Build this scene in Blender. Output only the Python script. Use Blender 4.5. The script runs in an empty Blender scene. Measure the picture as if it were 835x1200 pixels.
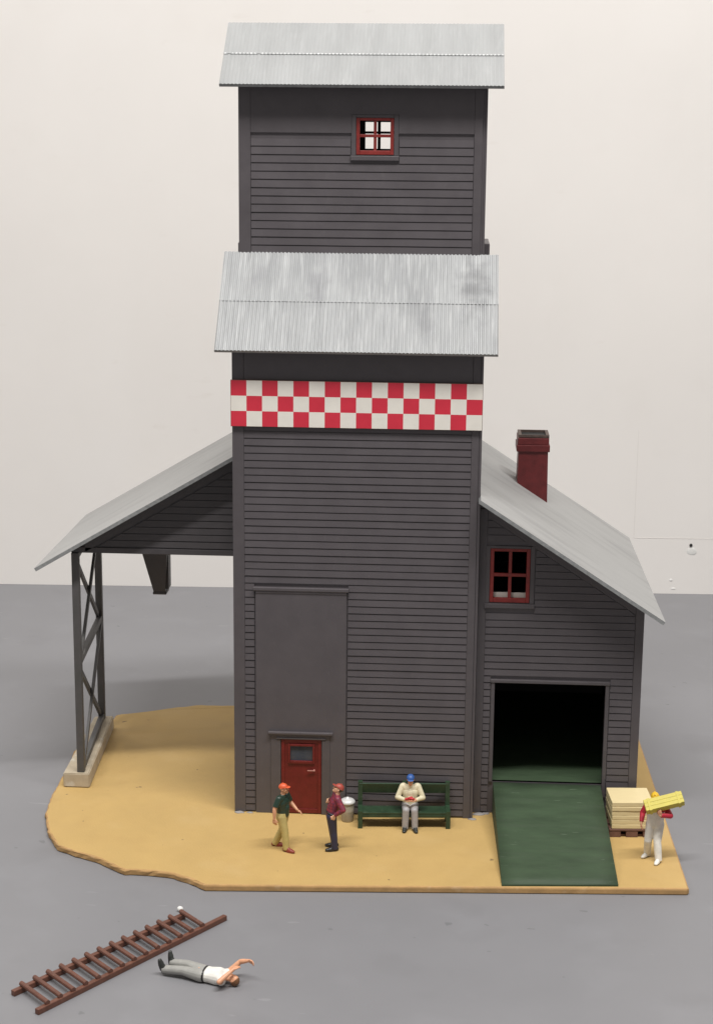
import bpy, bmesh, math, random
from mathutils import Vector, Matrix, Euler, noise
random.seed(7)
S = bpy.context.scene
COL = S.collection
R = math.radians
V = Vector
S.unit_settings.scale_length = 0.01      # one unit is one centimetre: a railway model on a table

# ------------------------------------------------------------------ materials
def lin(r, g, b):
    f = lambda c: (c/255/12.92) if c/255 <= .04045 else ((c/255+.055)/1.055)**2.4
    return (f(r), f(g), f(b), 1)

def mat(name, col, rough=.5, metal=0., var=.12, scale=3., bump=.0, bscale=40., spec=.5, col2=None, stretch=(1, 1, 1), detail=5, coat=0.):
    """painted surface: two noises drive a colour variation, roughness and a fine bump"""
    m = bpy.data.materials.new(name); m.use_nodes = True
    N, L = m.node_tree.nodes, m.node_tree.links
    p = N['Principled BSDF']
    p.inputs['Roughness'].default_value = rough
    p.inputs['Metallic'].default_value = metal
    p.inputs['Specular IOR Level'].default_value = spec
    p.inputs['Coat Weight'].default_value = coat
    tc = N.new('ShaderNodeTexCoord'); mp = N.new('ShaderNodeMapping')
    mp.inputs['Scale'].default_value = stretch
    L.new(tc.outputs['Object'], mp.inputs['Vector'])
    n = N.new('ShaderNodeTexNoise'); n.inputs['Scale'].default_value = scale; n.inputs['Detail'].default_value = detail
    n.inputs['Roughness'].default_value = .6
    L.new(mp.outputs['Vector'], n.inputs['Vector'])
    rp = N.new('ShaderNodeValToRGB')
    rp.color_ramp.elements[0].position = .3; rp.color_ramp.elements[1].position = .7
    c = V(col[:3])
    a = c*(1-var); b = c*(1+var)
    if col2 is not None: a = V(col2[:3])
    rp.color_ramp.elements[0].color = (*a, 1); rp.color_ramp.elements[1].color = (*b, 1)
    L.new(n.outputs['Fac'], rp.inputs['Fac'])
    L.new(rp.outputs['Color'], p.inputs['Base Color'])
    mr = N.new('ShaderNodeMapRange'); mr.inputs['To Min'].default_value = max(.05, rough-.1); mr.inputs['To Max'].default_value = min(1, rough+.12)
    L.new(n.outputs['Fac'], mr.inputs['Value']); L.new(mr.outputs['Result'], p.inputs['Roughness'])
    if bump:
        n2 = N.new('ShaderNodeTexNoise'); n2.inputs['Scale'].default_value = bscale; n2.inputs['Detail'].default_value = 4
        L.new(mp.outputs['Vector'], n2.inputs['Vector'])
        bp = N.new('ShaderNodeBump'); bp.inputs['Strength'].default_value = bump; bp.inputs['Distance'].default_value = .02
        L.new(n2.outputs['Fac'], bp.inputs['Height']); L.new(bp.outputs['Normal'], p.inputs['Normal'])
    m['rp'] = 1
    return m

def chain(m, col, scale, lo, hi, stretch=(1, 1, 1), fac=1., detail=3, coord='Object', off=(0, 0, 0)):
    """lay a second noise pattern (specks, scratches, stains) of colour col over the base colour"""
    N, L = m.node_tree.nodes, m.node_tree.links
    p = N['Principled BSDF']; src = p.inputs['Base Color'].links[0].from_socket
    tc = N.new('ShaderNodeTexCoord'); mp = N.new('ShaderNodeMapping'); mp.inputs['Scale'].default_value = stretch
    mp.inputs['Location'].default_value = off
    L.new(tc.outputs[coord], mp.inputs['Vector'])
    n = N.new('ShaderNodeTexNoise'); n.inputs['Scale'].default_value = scale; n.inputs['Detail'].default_value = detail
    L.new(mp.outputs['Vector'], n.inputs['Vector'])
    mr = N.new('ShaderNodeMapRange'); mr.inputs['From Min'].default_value = lo; mr.inputs['From Max'].default_value = hi
    mr.inputs['To Max'].default_value = fac
    L.new(n.outputs['Fac'], mr.inputs['Value'])
    mx = N.new('ShaderNodeMix'); mx.data_type = 'RGBA'
    L.new(mr.outputs['Result'], mx.inputs['Factor']); L.new(src, mx.inputs['A']); mx.inputs['B'].default_value = col
    L.new(mx.outputs['Result'], p.inputs['Base Color'])
    return m

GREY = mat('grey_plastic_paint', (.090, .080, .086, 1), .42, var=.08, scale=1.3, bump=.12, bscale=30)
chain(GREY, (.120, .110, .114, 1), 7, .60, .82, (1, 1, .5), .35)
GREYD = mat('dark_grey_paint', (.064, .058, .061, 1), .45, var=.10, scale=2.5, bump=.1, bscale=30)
TRIM = mat('grey_trim_paint', (.087, .077, .082, 1), .42, var=.08, scale=2., bump=.08, bscale=30)
RUSTG = mat('grey_trestle_paint', (.070, .065, .067, 1), .5, var=.25, scale=2.2, bump=.15, col2=(.065, .065, .06, 1))
ROOF = mat('silver_roof_paint', (.295, .30, .303, 1), .42, metal=.12, var=.10, scale=.9, bump=.05, bscale=25, stretch=(2.2, .45, .45))
chain(ROOF, (.17, .174, .18, 1), .45, .50, .74, (1.2, .7, .7), .60, 5, off=(3.1, .4, 0))
chain(ROOF, (.47, .475, .475, 1), 3.4, .52, .74, (3, .25, .25), .5, 3)
chain(ROOF, (.16, .163, .17, 1), 3.4, .56, .76, (3, .22, .22), .4, 3, off=(11, 3, 5))
def stain(m, c, rad, col, fac, stretch=(1, 1, 1)):
    """one weathering smudge of colour col round the point c"""
    N, L = m.node_tree.nodes, m.node_tree.links
    p = N['Principled BSDF']; src = p.inputs['Base Color'].links[0].from_socket
    tc = N.new('ShaderNodeTexCoord'); sb = N.new('ShaderNodeVectorMath'); sb.operation = 'SUBTRACT'; sb.inputs[1].default_value = c
    L.new(tc.outputs['Object'], sb.inputs[0])
    n = N.new('ShaderNodeTexNoise'); n.inputs['Scale'].default_value = 3.0; n.inputs['Detail'].default_value = 5
    L.new(tc.outputs['Object'], n.inputs['Vector'])
    ln = N.new('ShaderNodeVectorMath'); ln.operation = 'LENGTH'
    ml = N.new('ShaderNodeVectorMath'); ml.operation = 'MULTIPLY'; ml.inputs[1].default_value = stretch
    L.new(sb.outputs[0], ml.inputs[0]); L.new(ml.outputs[0], ln.inputs[0])
    ad = N.new('ShaderNodeMath'); ad.operation = 'MULTIPLY_ADD'; ad.inputs[1].default_value = rad*1.6
    L.new(n.outputs['Fac'], ad.inputs[0]); L.new(ln.outputs['Value'], ad.inputs[2])
    mr = N.new('ShaderNodeMapRange'); mr.interpolation_type = 'SMOOTHSTEP'
    mr.inputs['From Min'].default_value = rad*1.9; mr.inputs['From Max'].default_value = rad*.7; mr.inputs['To Max'].default_value = fac
    L.new(ad.outputs[0], mr.inputs['Value'])
    mx = N.new('ShaderNodeMix'); mx.data_type = 'RGBA'
    L.new(mr.outputs['Result'], mx.inputs['Factor']); L.new(src, mx.inputs['A']); mx.inputs['B'].default_value = col
    L.new(mx.outputs['Result'], p.inputs['Base Color'])
stain(ROOF, (6.75, 1.0, 15.5), .75, (.12, .12, .125, 1), .75, (1.3, .6, .6))
stain(ROOF, (5.35, .2, 14.6), .45, (.16, .16, .17, 1), .45, (1.3, .6, .6))
stain(ROOF, (2.3, 1.0, 15.5), .60, (.16, .16, .17, 1), .5, (1.2, .6, .6))
stain(ROOF, (.6, 1.3, 15.8), .35, (.18, .18, .19, 1), .4, (1.2, .6, .6))
ROOFT = mat('pale_silver_roof_paint', (.33, .335, .335, 1), .42, metal=.1, var=.06, scale=.9, bump=.05, bscale=25, stretch=(2.2, .45, .45))
chain(ROOFT, (.42, .425, .425, 1), 3.2, .55, .75, (3, .3, .3), .4, 3)
ROOFS = mat('dull_silver_roof_paint', (.335, .332, .325, 1), .5, metal=.1, var=.07, scale=1.1, bump=.1, bscale=20, stretch=(.25, 1.3, .25))
chain(ROOFS, (.23, .228, .226, 1), 1.1, .52, .78, (.35, 1.6, .35), .6, 4)
ROOFE = mat('roof_edge_paint', (.24, .245, .245, 1), .5, var=.2, scale=8, bump=.2)
WORN_GLINT = mat('worn_seam_glint', (.75, .76, .76, 1), .35, metal=.2, var=.25, scale=9)  # bright seam dots: sheet ends catching light, painted in as worn metal
RED = mat('dark_red_paint', (.135, .009, .008, 1), .45, var=.15, scale=4, bump=.08, bscale=30)
chain(RED, (.20, .026, .022, 1), 6, .6, .8, (1, 1, 1), .4)
REDW = mat('brick_red_window_paint', (.22, .022, .018, 1), .45, var=.2, scale=6, bump=.08)
PINK = mat('worn_pink_handle', (.42, .20, .17, 1), .4, var=.2, scale=8)
MAROON = mat('maroon_chimney_paint', (.118, .014, .015, 1), .45, var=.22, scale=4, bump=.2, bscale=22)
CAPGREY = mat('worn_grey_chimney_rim', (.085, .058, .048, 1), .6, var=.35, scale=8)
BLACK = mat('opening_shade_black', (.012, .011, .011, 1), .8, var=.3, scale=4)  # flat black plugs, painting in the shade inside holes and openings
INNER = mat('inside_shade_plastic', (.05, .045, .043, 1), .5, var=.2, scale=1.5)  # wall grey darkened in colour to stand for the enclosed room's shade
PANE = mat('blue_grey_glazing', (.045, .055, .075, 1), .12, var=.2, scale=3)
PALE = mat('pale_strip_paint', (.62, .58, .52, 1), .8, var=.05, scale=3)
CREAMC = mat('check_cream', (.80, .76, .69, 1), .5, var=.04, scale=2, bump=.05)
REDC = mat('check_red', (.62, .028, .055, 1), .5, var=.06, scale=2, bump=.05)
CARD = mat('card_edge', (.16, .09, .06, 1), .8, var=.2, scale=6)
GREEN = mat('dark_green_paint', (.035, .061, .029, 1), .68, var=.22, scale=1.4, bump=.15, bscale=18, stretch=(.5, 1.6, 1))
chain(GREEN, (.045, .066, .038, 1), 2.2, .55, .75, (.4, 2.5, 1), .6)
chain(GREEN, (.22, .27, .20, 1), 7, .72, .76, (.25, 3.5, 1), .5, 2)
GREENB = mat('bench_green_paint', (.020, .045, .022, 1), .38, var=.25, scale=5, bump=.15, bscale=30)
chain(GREENB, (.12, .15, .10, 1), 9, .66, .74, (.5, 1, 1), .6)
TAN = mat('tan_sand_paint', (.475, .315, .115, 1), .72, var=.05, scale=.6, bump=.35, bscale=16)
chain(TAN, (.40, .25, .09, 1), 1.1, .52, .75, fac=.28, detail=6)
chain(TAN, (.56, .40, .19, 1), .5, .55, .75, fac=.3, detail=6, off=(4, 7, 0))
chain(TAN, (.12, .08, .04, 1), 2.6, .735, .76, fac=.8, detail=2)
TANE = mat('raw_board_edge', (.42, .25, .10, 1), .8, var=.15, scale=2.5, bump=.3, bscale=12)
chain(TANE, (.55, .40, .24, 1), 3.5, .58, .75, fac=.5, detail=5)
GLUE = mat('grey_filler', (.26, .24, .23, 1), .6, var=.2, scale=6)
CONC = mat('cast_concrete_paint', (.44, .37, .27, 1), .75, var=.12, scale=2.2, bump=.3, bscale=18)
chain(CONC, (.58, .55, .48, 1), 3, .58, .72, fac=.6)
BROWN = mat('brown_wood_plastic', (.125, .050, .032, 1), .45, var=.2, scale=4, bump=.15, bscale=25)
chain(BROWN, (.20, .10, .065, 1), 7, .58, .78, fac=.5)
PALB = mat('pallet_brown_paint', (.14, .070, .055, 1), .55, var=.2, scale=5, bump=.15)
CREAM = mat('cream_board_paint', (.69, .57, .32, 1), .5, var=.025, scale=2.5, bump=.12, bscale=14, stretch=(1, 4, 1))
YELLOW = mat('yellow_crate_paint', (.53, .45, .065, 1), .5, var=.12, scale=7, bump=.15, stretch=(1, 4, 1))
STEEL = mat('can_tan_grey_paint', (.36, .32, .25, 1), .5, metal=.1, var=.15, scale=6)
LID = mat('can_lid_pale_metal', (.62, .61, .60, 1), .38, metal=.15, var=.1, scale=5)
CHALK = mat('white_crumb_plastic', (.75, .74, .71, 1), .4, var=.1, scale=6)
# figures
SKIN = mat('painted_skin', (.66, .33, .19, 1), .42, var=.1, scale=5)
SKINP = mat('painted_skin_pale', (.70, .40, .25, 1), .45, var=.1, scale=5)
HAIR = mat('painted_brown_hair', (.15, .065, .025, 1), .5, var=.25, scale=20, bump=.3, bscale=60)
HAIRD = mat('painted_dark_hair', (.03, .02, .016, 1), .5, var=.25, scale=20, bump=.3, bscale=60)
def paint(n, c, r=.45, var=.12): return mat(n, (*c, 1), r, var=var, scale=5, bump=.15, bscale=14)
P_ORANGE = paint('orange_cap_paint', (.66, .105, .035))
P_GREEN = paint('bottle_green_shirt', (.018, .040, .028), .35)
P_KHAKI = paint('khaki_trousers_paint', (.48, .39, .15))
P_REDSHOE = paint('red_brown_shoe_paint', (.24, .045, .030))
P_NAVY = paint('navy_trousers_paint', (.022, .025, .060))
P_BLACK = paint('black_shoe_paint', (.018, .016, .016), .35)
P_REDCAP = paint('rust_red_cap_paint', (.36, .065, .045))
P_BLUE = paint('blue_cap_paint', (.035, .105, .34))
P_CREAMJ = paint('cream_jacket_paint', (.68, .62, .44))
P_LGREY = paint('light_grey_trousers_paint', (.36, .345, .35))
P_GREYT = paint('warm_grey_trousers_paint', (.30, .295, .275))
P_DKSHOE = paint('dark_shoe_paint', (.030, .033, .030), .35)
P_WHITE = paint('white_overall_paint', (.72, .70, .65))
P_REDSH = paint('crimson_sleeve_paint', (.44, .018, .040))
P_YHAT = paint('yellow_hat_paint', (.70, .43, .02))
P_REDB = paint('red_bundle_paint', (.48, .02, .03))
EYE = mat('eye_dark', (.02, .015, .012, 1), .3)
PLAID = mat('red_plaid_paint', (.26, .028, .045, 1), .5, var=.15, scale=6, bump=.1)
def plaid(m):
    N, L = m.node_tree.nodes, m.node_tree.links
    p = N['Principled BSDF']
    tc = N.new('ShaderNodeTexCoord')
    for d, c in (('Z', (.10, .02, .045, 1)), ('X', (.11, .02, .05, 1)), ('Y', (.11, .02, .05, 1))):
        src = p.inputs['Base Color'].links[0].from_socket
        w = N.new('ShaderNodeTexWave'); w.bands_direction = d; w.inputs['Scale'].default_value = 3.6
        w.inputs['Distortion'].default_value = .6
        L.new(tc.outputs['Object'], w.inputs['Vector'])
        mr = N.new('ShaderNodeMapRange'); mr.inputs['From Min'].default_value = .72; mr.inputs['From Max'].default_value = .9
        mr.inputs['To Max'].default_value = .6
        L.new(w.outputs['Fac'], mr.inputs['Value'])
        mx = N.new('ShaderNodeMix'); mx.data_type = 'RGBA'
        L.new(mr.outputs['Result'], mx.inputs['Factor']); L.new(src, mx.inputs['A']); mx.inputs['B'].default_value = c
        L.new(mx.outputs['Result'], p.inputs['Base Color'])
plaid(PLAID)

# ------------------------------------------------------------------ object helpers
def link(o): COL.objects.link(o); return o

def tag(o, label=None, cat=None, group=None, kind=None):
    if label: o['label'] = label
    if cat: o['category'] = cat
    if group: o['group'] = group
    if kind: o['kind'] = kind
    return o

def thing(name, label, cat, loc=(0, 0, 0), rz=0, group=None):
    o = link(bpy.data.objects.new(name, None)); o.location = loc; o.rotation_euler = (0, 0, rz)
    o.empty_display_size = .3
    return tag(o, label, cat, group)

def root_matrix(o):
    m = Matrix.LocRotScale(o.location, o.rotation_euler, o.scale)
    return root_matrix(o.parent) @ o.matrix_parent_inverse @ m if o.parent else m

def obj(name, bm, mats, parent=None, smooth=False, local=False, label=None):
    """link a bmesh as ONE object; local=False means it was drawn in world coordinates"""
    me = bpy.data.meshes.new(name)
    bmesh.ops.recalc_face_normals(bm, faces=bm.faces)
    bm.to_mesh(me); bm.free()
    for m in (mats if isinstance(mats, (list, tuple)) else [mats]): me.materials.append(m)
    if smooth:
        for p in me.polygons: p.use_smooth = True
    o = link(bpy.data.objects.new(name, me))
    if parent is not None:
        o.parent = parent
        if not local: o.matrix_parent_inverse = root_matrix(parent).inverted()
    if label: o['label'] = label
    return o

def NB(): return bmesh.new()

def box(bm, x0, x1, y0, y1, z0, z1, mi=0, M=None, bev=0):
    vs = [bm.verts.new((x, y, z)) for z in (z0, z1) for y in (y0, y1) for x in (x0, x1)]
    fs = []
    for q in ((0, 2, 3, 1), (4, 5, 7, 6), (0, 1, 5, 4), (2, 6, 7, 3), (0, 4, 6, 2), (1, 3, 7, 5)):
        f = bm.faces.new([vs[i] for i in q]); f.material_index = mi; fs.append(f)
    if bev:
        es = list({e for f in fs for e in f.edges})
        r = bmesh.ops.bevel(bm, geom=es, offset=bev, segments=2, profile=.5, affect='EDGES')
        vs = list({v for f in r['faces'] for v in f.verts} | {v for v in vs if v.is_valid})
        for f in r['faces']: f.material_index = mi
    if M is not None: bmesh.ops.transform(bm, matrix=M, verts=vs)
    return vs

def prism(bm, pts, axis, a0, a1, mi=0):
    """polygon pts (2-D) extruded along axis from a0 to a1"""
    def P(p, a):
        return {'y': (p[0], a, p[1]), 'x': (a, p[0], p[1]), 'z': (p[0], p[1], a)}[axis]
    A = [bm.verts.new(P(p, a0)) for p in pts]; B = [bm.verts.new(P(p, a1)) for p in pts]
    n = len(pts); fs = [bm.faces.new(A[::-1]), bm.faces.new(B)]
    for i in range(n): fs.append(bm.faces.new((A[i], A[(i+1) % n], B[(i+1) % n], B[i])))
    for f in fs: f.material_index = mi
    return A+B

def beam(bm, a, b, w, d, up=(0, 0, 1), mi=0, bev=0):
    """box bar from a to b; w across, d along 'up'"""
    a, b = V(a), V(b); z = (b-a); l = z.length; z.normalize()
    x = z.cross(V(up)).normalized(); y = z.cross(x)
    M = Matrix(((x.x, y.x, z.x, a.x), (x.y, y.y, z.y, a.y), (x.z, y.z, z.z, a.z), (0, 0, 0, 1)))
    box(bm, -w/2, w/2, -d/2, d/2, 0, l, mi, M, bev)

BULK = [1.0]
def cap(bm, p0, p1, r0, r1=None, f0=False, f1=False, n=14, sq=None):
    """tapered capsule; f0/f1 = flat end; sq=(axis, factor) squashes the section along axis"""
    r1 = r0 if r1 is None else r1
    r0 *= BULK[0]; r1 *= BULK[0]
    p0, p1 = V(p0), V(p1); d = p1-p0
    if d.length < 1e-6: d = V((0, 0, 1e-4))
    z = d.normalized(); u = z.orthogonal().normalized(); w = z.cross(u)
    prof = []
    if f0: prof.append((p0, r0))
    else:
        for k in range(1, 5): a = R(90*(1-k/4)); prof.append((p0-z*r0*math.sin(a), r0*math.cos(a)))
    if f1: prof.append((p1, r1))
    else:
        for k in range(0, 4): a = R(90*k/4); prof.append((p1+z*r1*math.sin(a), r1*math.cos(a)))
    rings = []
    for c, r in prof:
        ring = []
        for i in range(n):
            t = 2*math.pi*i/n
            q = c+(u*math.cos(t)+w*math.sin(t))*r
            if sq:
                ax = V(sq[0]).normalized(); k = (q-c).dot(ax); q = q-ax*k*(1-sq[1])
            ring.append(bm.verts.new(q))
        rings.append(ring)
    def cl(ring, end, r, flat):
        if flat: bm.faces.new(ring)
        else:
            t = bm.verts.new(end)
            for i in range(n): bm.faces.new((ring[i], ring[(i+1) % n], t))
    for a, b in zip(rings, rings[1:]):
        for i in range(n): bm.faces.new((a[i], a[(i+1) % n], b[(i+1) % n], b[i]))
    cl(rings[0], p0-z*r0, r0, f0); cl(rings[-1], p1+z*r1, r1, f1)

def ell(bm, c, rad, rot=None, sub=3):
    M = Matrix.Translation(V(c)) @ (rot.to_4x4() if rot is not None else Matrix()) @ Matrix.Diagonal((*rad, 1))
    return bmesh.ops.create_icosphere(bm, subdivisions=sub, radius=1, matrix=M)['verts']

def lathe(bm, prof, c, n=32, mi=0):
    rings = []
    for r, z in prof:
        rings.append([bm.verts.new((c[0]+r*math.cos(2*math.pi*i/n), c[1]+r*math.sin(2*math.pi*i/n), c[2]+z)) for i in range(n)])
    for a, b in zip(rings, rings[1:]):
        for i in range(n): f = bm.faces.new((a[i], a[(i+1) % n], b[(i+1) % n], b[i])); f.material_index = mi
    bm.faces.new(rings[0][::-1]); bm.faces.new(rings[-1])

def minus(iv, cuts):
    out = [iv]
    for a, b in cuts:
        nx = []
        for x0, x1 in out:
            if b <= x0 or a >= x1: nx.append((x0, x1)); continue
            if a > x0: nx.append((x0, a))
            if b < x1: nx.append((b, x1))
        out = nx
    return out

def siding(bm, x0, x1, z0, z1, y, pitch, holes=(), xr=None, gap=.031, t=.040, axis='y', sgn=-1):
    """clapboards proud of a wall plane; holes are (xa,xb,za,zb); xr(z) narrows a row under a slope"""
    n = int((z1-z0)/pitch+.5)
    for i in range(n):
        a = z0+i*pitch; b = min(a+pitch-gap, z1)
        if b-a < .03: continue
        lo, hi = (x0, x1) if xr is None else xr(b)
        lo = max(lo, x0); hi = min(hi, x1)
        if hi-lo < .1: continue
        for p, q in minus((lo, hi), [(h[0], h[1]) for h in holes if h[2] < b and h[3] > a]):
            if q-p < .02: continue
            j = random.uniform(-.004, .004)
            # lapped board: the lower edge stands a little further out, front face bowed very slightly
            ys = (y+sgn*(t-.012+j), y+sgn*(t+.004+j))
            k = max(1, int((q-p)/.9)); xs = [p+(q-p)*s/k for s in range(k+1)]
            w = [random.uniform(-.003, .003) for _ in xs]
            xl = list(xs)
            if xr is not None:
                la, ha = xr(a)
                if p == lo: xl[0] = max(la, x0)
                if q == hi: xl[-1] = min(ha, x1)
            def P(x, yy, z): return (x, yy, z) if axis == 'y' else (yy, x, z)
            F = [[bm.verts.new(P(xl[s], ys[1]+w[s]*.4, a+w[s])), bm.verts.new(P(x, ys[0]+w[s]*.4, b+w[s])), bm.verts.new(P(x, y, b+w[s])), bm.verts.new(P(xl[s], y, a+w[s]))] for s, x in enumerate(xs)]
            for A, B in zip(F, F[1:]):
                for e in range(4): bm.faces.new((A[e], A[(e+1) % 4], B[(e+1) % 4], B[e]))
            bm.faces.new(F[0]); bm.faces.new(F[-1][::-1])

def slab(bm, xs, zs, hole, y0, y1):
    """wall slab made of a grid of blocks, leaving out the cells for which hole(xc, zc)"""
    for xa, xb in zip(xs, xs[1:]):
        for za, zb in zip(zs, zs[1:]):
            if not hole((xa+xb)/2, (za+zb)/2): box(bm, xa, xb, y0, y1, za, zb)

def roof_sheet(bm, a0, a1, b0, b1, th, pitch=.105, amp=.014, segs=10, mi=0, me=1, warp=.0):
    """corrugated sheet: a0-a1 lower edge, b0-b1 upper edge; ribs run down the slope; th = thickness"""
    a0, a1, b0, b1 = map(V, (a0, a1, b0, b1))
    n = int((a1-a0).length/pitch)*6
    nrm = (a1-a0).cross(b0-a0).normalized()
    if nrm.z < 0: nrm = -nrm
    T, U = [], []
    for i in range(n+1):
        s = i/n
        h = amp*(abs(math.sin(math.pi*s*n/6))*2-1)
        tr, ur = [], []
        for k in range(segs+1):
            t = k/segs
            q = a0.lerp(a1, s).lerp(b0.lerp(b1, s), t)
            wv = warp*noise.noise(V((s*3, t*2, a0.x*.3+a0.z)))
            tr.append(bm.verts.new(q+nrm*(h+wv))); ur.append(bm.verts.new(q-nrm*(th-wv)))
        T.append(tr); U.append(ur)
    for i in range(n):
        for k in range(segs):
            f = bm.faces.new((T[i][k], T[i+1][k], T[i+1][k+1], T[i][k+1])); f.material_index = mi; f.smooth = True
            f = bm.faces.new((U[i][k], U[i][k+1], U[i+1][k+1], U[i+1][k])); f.material_index = me
        for k in (0, segs):
            f = bm.faces.new((T[i][k], U[i][k], U[i+1][k], T[i+1][k])); f.material_index = me
    for i in (0, n):
        for k in range(segs):
            f = bm.faces.new((T[i][k], T[i][k+1], U[i][k+1], U[i][k])); f.material_index = me
    for e in bm.edges:                    # crisp eaves and rakes
        if any(not f.smooth for f in e.link_faces): e.smooth = False
    return nrm

# ------------------------------------------------------------------ the setting
TZ = -.19
bm = NB()
wl = [(-80, 23.55), (80, 29.5)]
def wally(x): return 25.7+(x+14.05)*.0346
box(bm, -90, 90, -80, 33, TZ-3, TZ)
TABLE = mat('grey_table_laminate', (.204, .202, .212, 1), .5, var=.045, scale=.16, bump=.06, bscale=3.)
chain(TABLE, (.25, .25, .265, 1), .55, .55, .8, fac=.35, detail=8)
chain(TABLE, (.14, .135, .14, 1), .35, .58, .78, fac=.30, detail=8, off=(9, 2, 0))
chain(TABLE, (.34, .34, .35, 1), 1.6, .735, .76, (.5, 1.7, 1), fac=.25, detail=2)
chain(TABLE, (.10, .10, .105, 1), 2.1, .745, .77, fac=.45, detail=2, off=(3, 3, 0))
t = obj('table_top', bm, TABLE); tag(t, kind='structure')
bm = NB()
A = [(-90, wally(-90)), (90, wally(90)), (90, wally(90)+3), (-90, wally(-90)+3)]
prism(bm, A, 'z', TZ+.004, 75)
WALL = mat('off_white_wall_paint', (.80, .765, .73, 1), .75, var=.02, scale=.12, bump=.12, bscale=1.5)
chain(WALL, (.70, .65, .60, 1), .30, .57, .85, fac=.22, detail=7)
chain(WALL, (.82, .79, .76, 1), .21, .52, .75, (1, 1, .6), fac=.5, detail=7, off=(5, 0, 8))
chain(WALL, (.52, .44, .36, 1), .9, .70, .80, (.6, 1, 1.6), fac=.12, detail=3, off=(1, 0, 4))
for x0, x1, z0, z1 in [(14.37, 14.40, 2.37, 7.2)]+[(14.40+i*.25, 14.40+i*.25+.25, 2.35, 2.375) for i in range(30)]:      # faint painted-over joints
    box(bm, x0, x1, wally((x0+x1)/2)-.008, wally((x0+x1)/2)+.3, z0, z1, 1)
WALLJ = mat('wall_joint_paint', (.75, .715, .68, 1), .75, var=.03, scale=1.)
w = obj('wall', bm, [WALL, WALLJ]); tag(w, kind='structure')

# filled screw hole low on the wall
def wpt(x, z, d=0): return V((x, wally(x)-d, z))
r = thing('plaster_patch', 'white plaster patch with a dark screw hole, low on the wall at right', 'plaster patch', wpt(16.96, 2.05))
bm = NB()
ell(bm, wpt(16.95, 1.78, -.015), (.24, .04, .20)); 
for v in bm.verts: v.co += V((noise.noise(v.co*3), 0, noise.noise(v.co*3+V((9, 0, 0)))))*.04
obj('filler', bm, CHALK, r, True)
bm = NB(); cap(bm, wpt(16.93, 2.06, -.05), wpt(16.93, 2.06, .012), .075, .07, n=18); obj('screw_hole', bm, BLACK, r, True)
r = bm = NB()
ell(bm, wpt(16.12, .44, -.01), (.09, .03, .07)); o = obj('paint_drip', bm, CHALK, None, True)
tag(o, 'upper of two tiny white paint drips on the wall above the table', 'paint drip', 'paint drips on the wall')
bm = NB(); ell(bm, wpt(16.24, .05, -.01), (.13, .03, .045))
o = obj('paint_drip', bm, CHALK, None, True)
tag(o, 'lower of two tiny white paint drips on the wall above the table', 'paint drip', 'paint drips on the wall')

# ------------------------------------------------------------------ base board
key = [(-.19, -5.10), (12.76, -4.36), (12.82, -4.30), (12.69, 7.58), (12.60, 9.9), (6.0, 10.1), (.5, 9.75), (-1.2, 9.6), (-2.61, 9.48), (-4.0, 8.85), (-5.19, 8.2),
       (-5.45, 6.3), (-5.95, 4.6), (-5.72, 3.2), (-5.78, 1.785), (-5.72, .6), (-5.62, -.53), (-5.25, -1.8), (-4.72, -2.81), (-3.54, -3.54), (-2.9, -3.98), (-2.51, -4.25), (-1.7, -4.30), (-1.12, -4.40), (-.6, -4.78)]
pts = []
for i, p in enumerate(key):
    q = key[(i+1) % len(key)]
    a, b = V((*p, 0)), V((*q, 0)); n = max(1, int((b-a).length/.16)); rough = i >= 5
    for k in range(n):
        c = a.lerp(b, k/n)
        if rough: c += V((noise.noise(c*1.3), noise.noise(c*1.3+V((7, 3, 1))), 0))*.07+V((noise.noise(c*5), noise.noise(c*5+V((2, 2, 2))), 0))*.03
        pts.append((c.x, c.y, rough))
bm = NB()
def ring(off, z): 
    out = []
    n = len(pts)
    for i, (x, y, rg) in enumerate(pts):
        p, q = V(pts[i-1][:2]), V(pts[(i+1) % n][:2]); d = (q-p).normalized(); nr = V((d.y, -d.x))
        jit = random.uniform(-.015, .015) if rg else 0
        out.append(bm.verts.new((x+nr.x*(off+jit), y+nr.y*(off+jit), z+(random.uniform(-.012, .0) if rg and z > -.1 else 0))))
    return out
rings = [ring(-.03, TZ+.002), ring(0, TZ+.03), ring(0, -.05), ring(-.012, -.018), ring(-.05, 0)]
for a, b in zip(rings, rings[1:]):
    for i in range(len(a)):
        f = bm.faces.new((a[i], a[(i+1) % len(a)], b[(i+1) % len(a)], b[i])); f.material_index = 1
f = bm.faces.new(rings[-1]); bm.faces.new(rings[0][::-1])
o = obj('base_board', bm, [TAN, TANE])
tag(o, 'tan sand-coloured base board with a wavy left edge under the grey model building', 'base board')

# ------------------------------------------------------------------ the grain elevator
E_ = thing('grain_elevator', 'tall dark grey clapboard grain elevator with silver roofs and a checked band', 'building', (3.47, 0, 0))
W, D = 6.95, 6.8               # tower width and depth
PT = .2125
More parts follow.
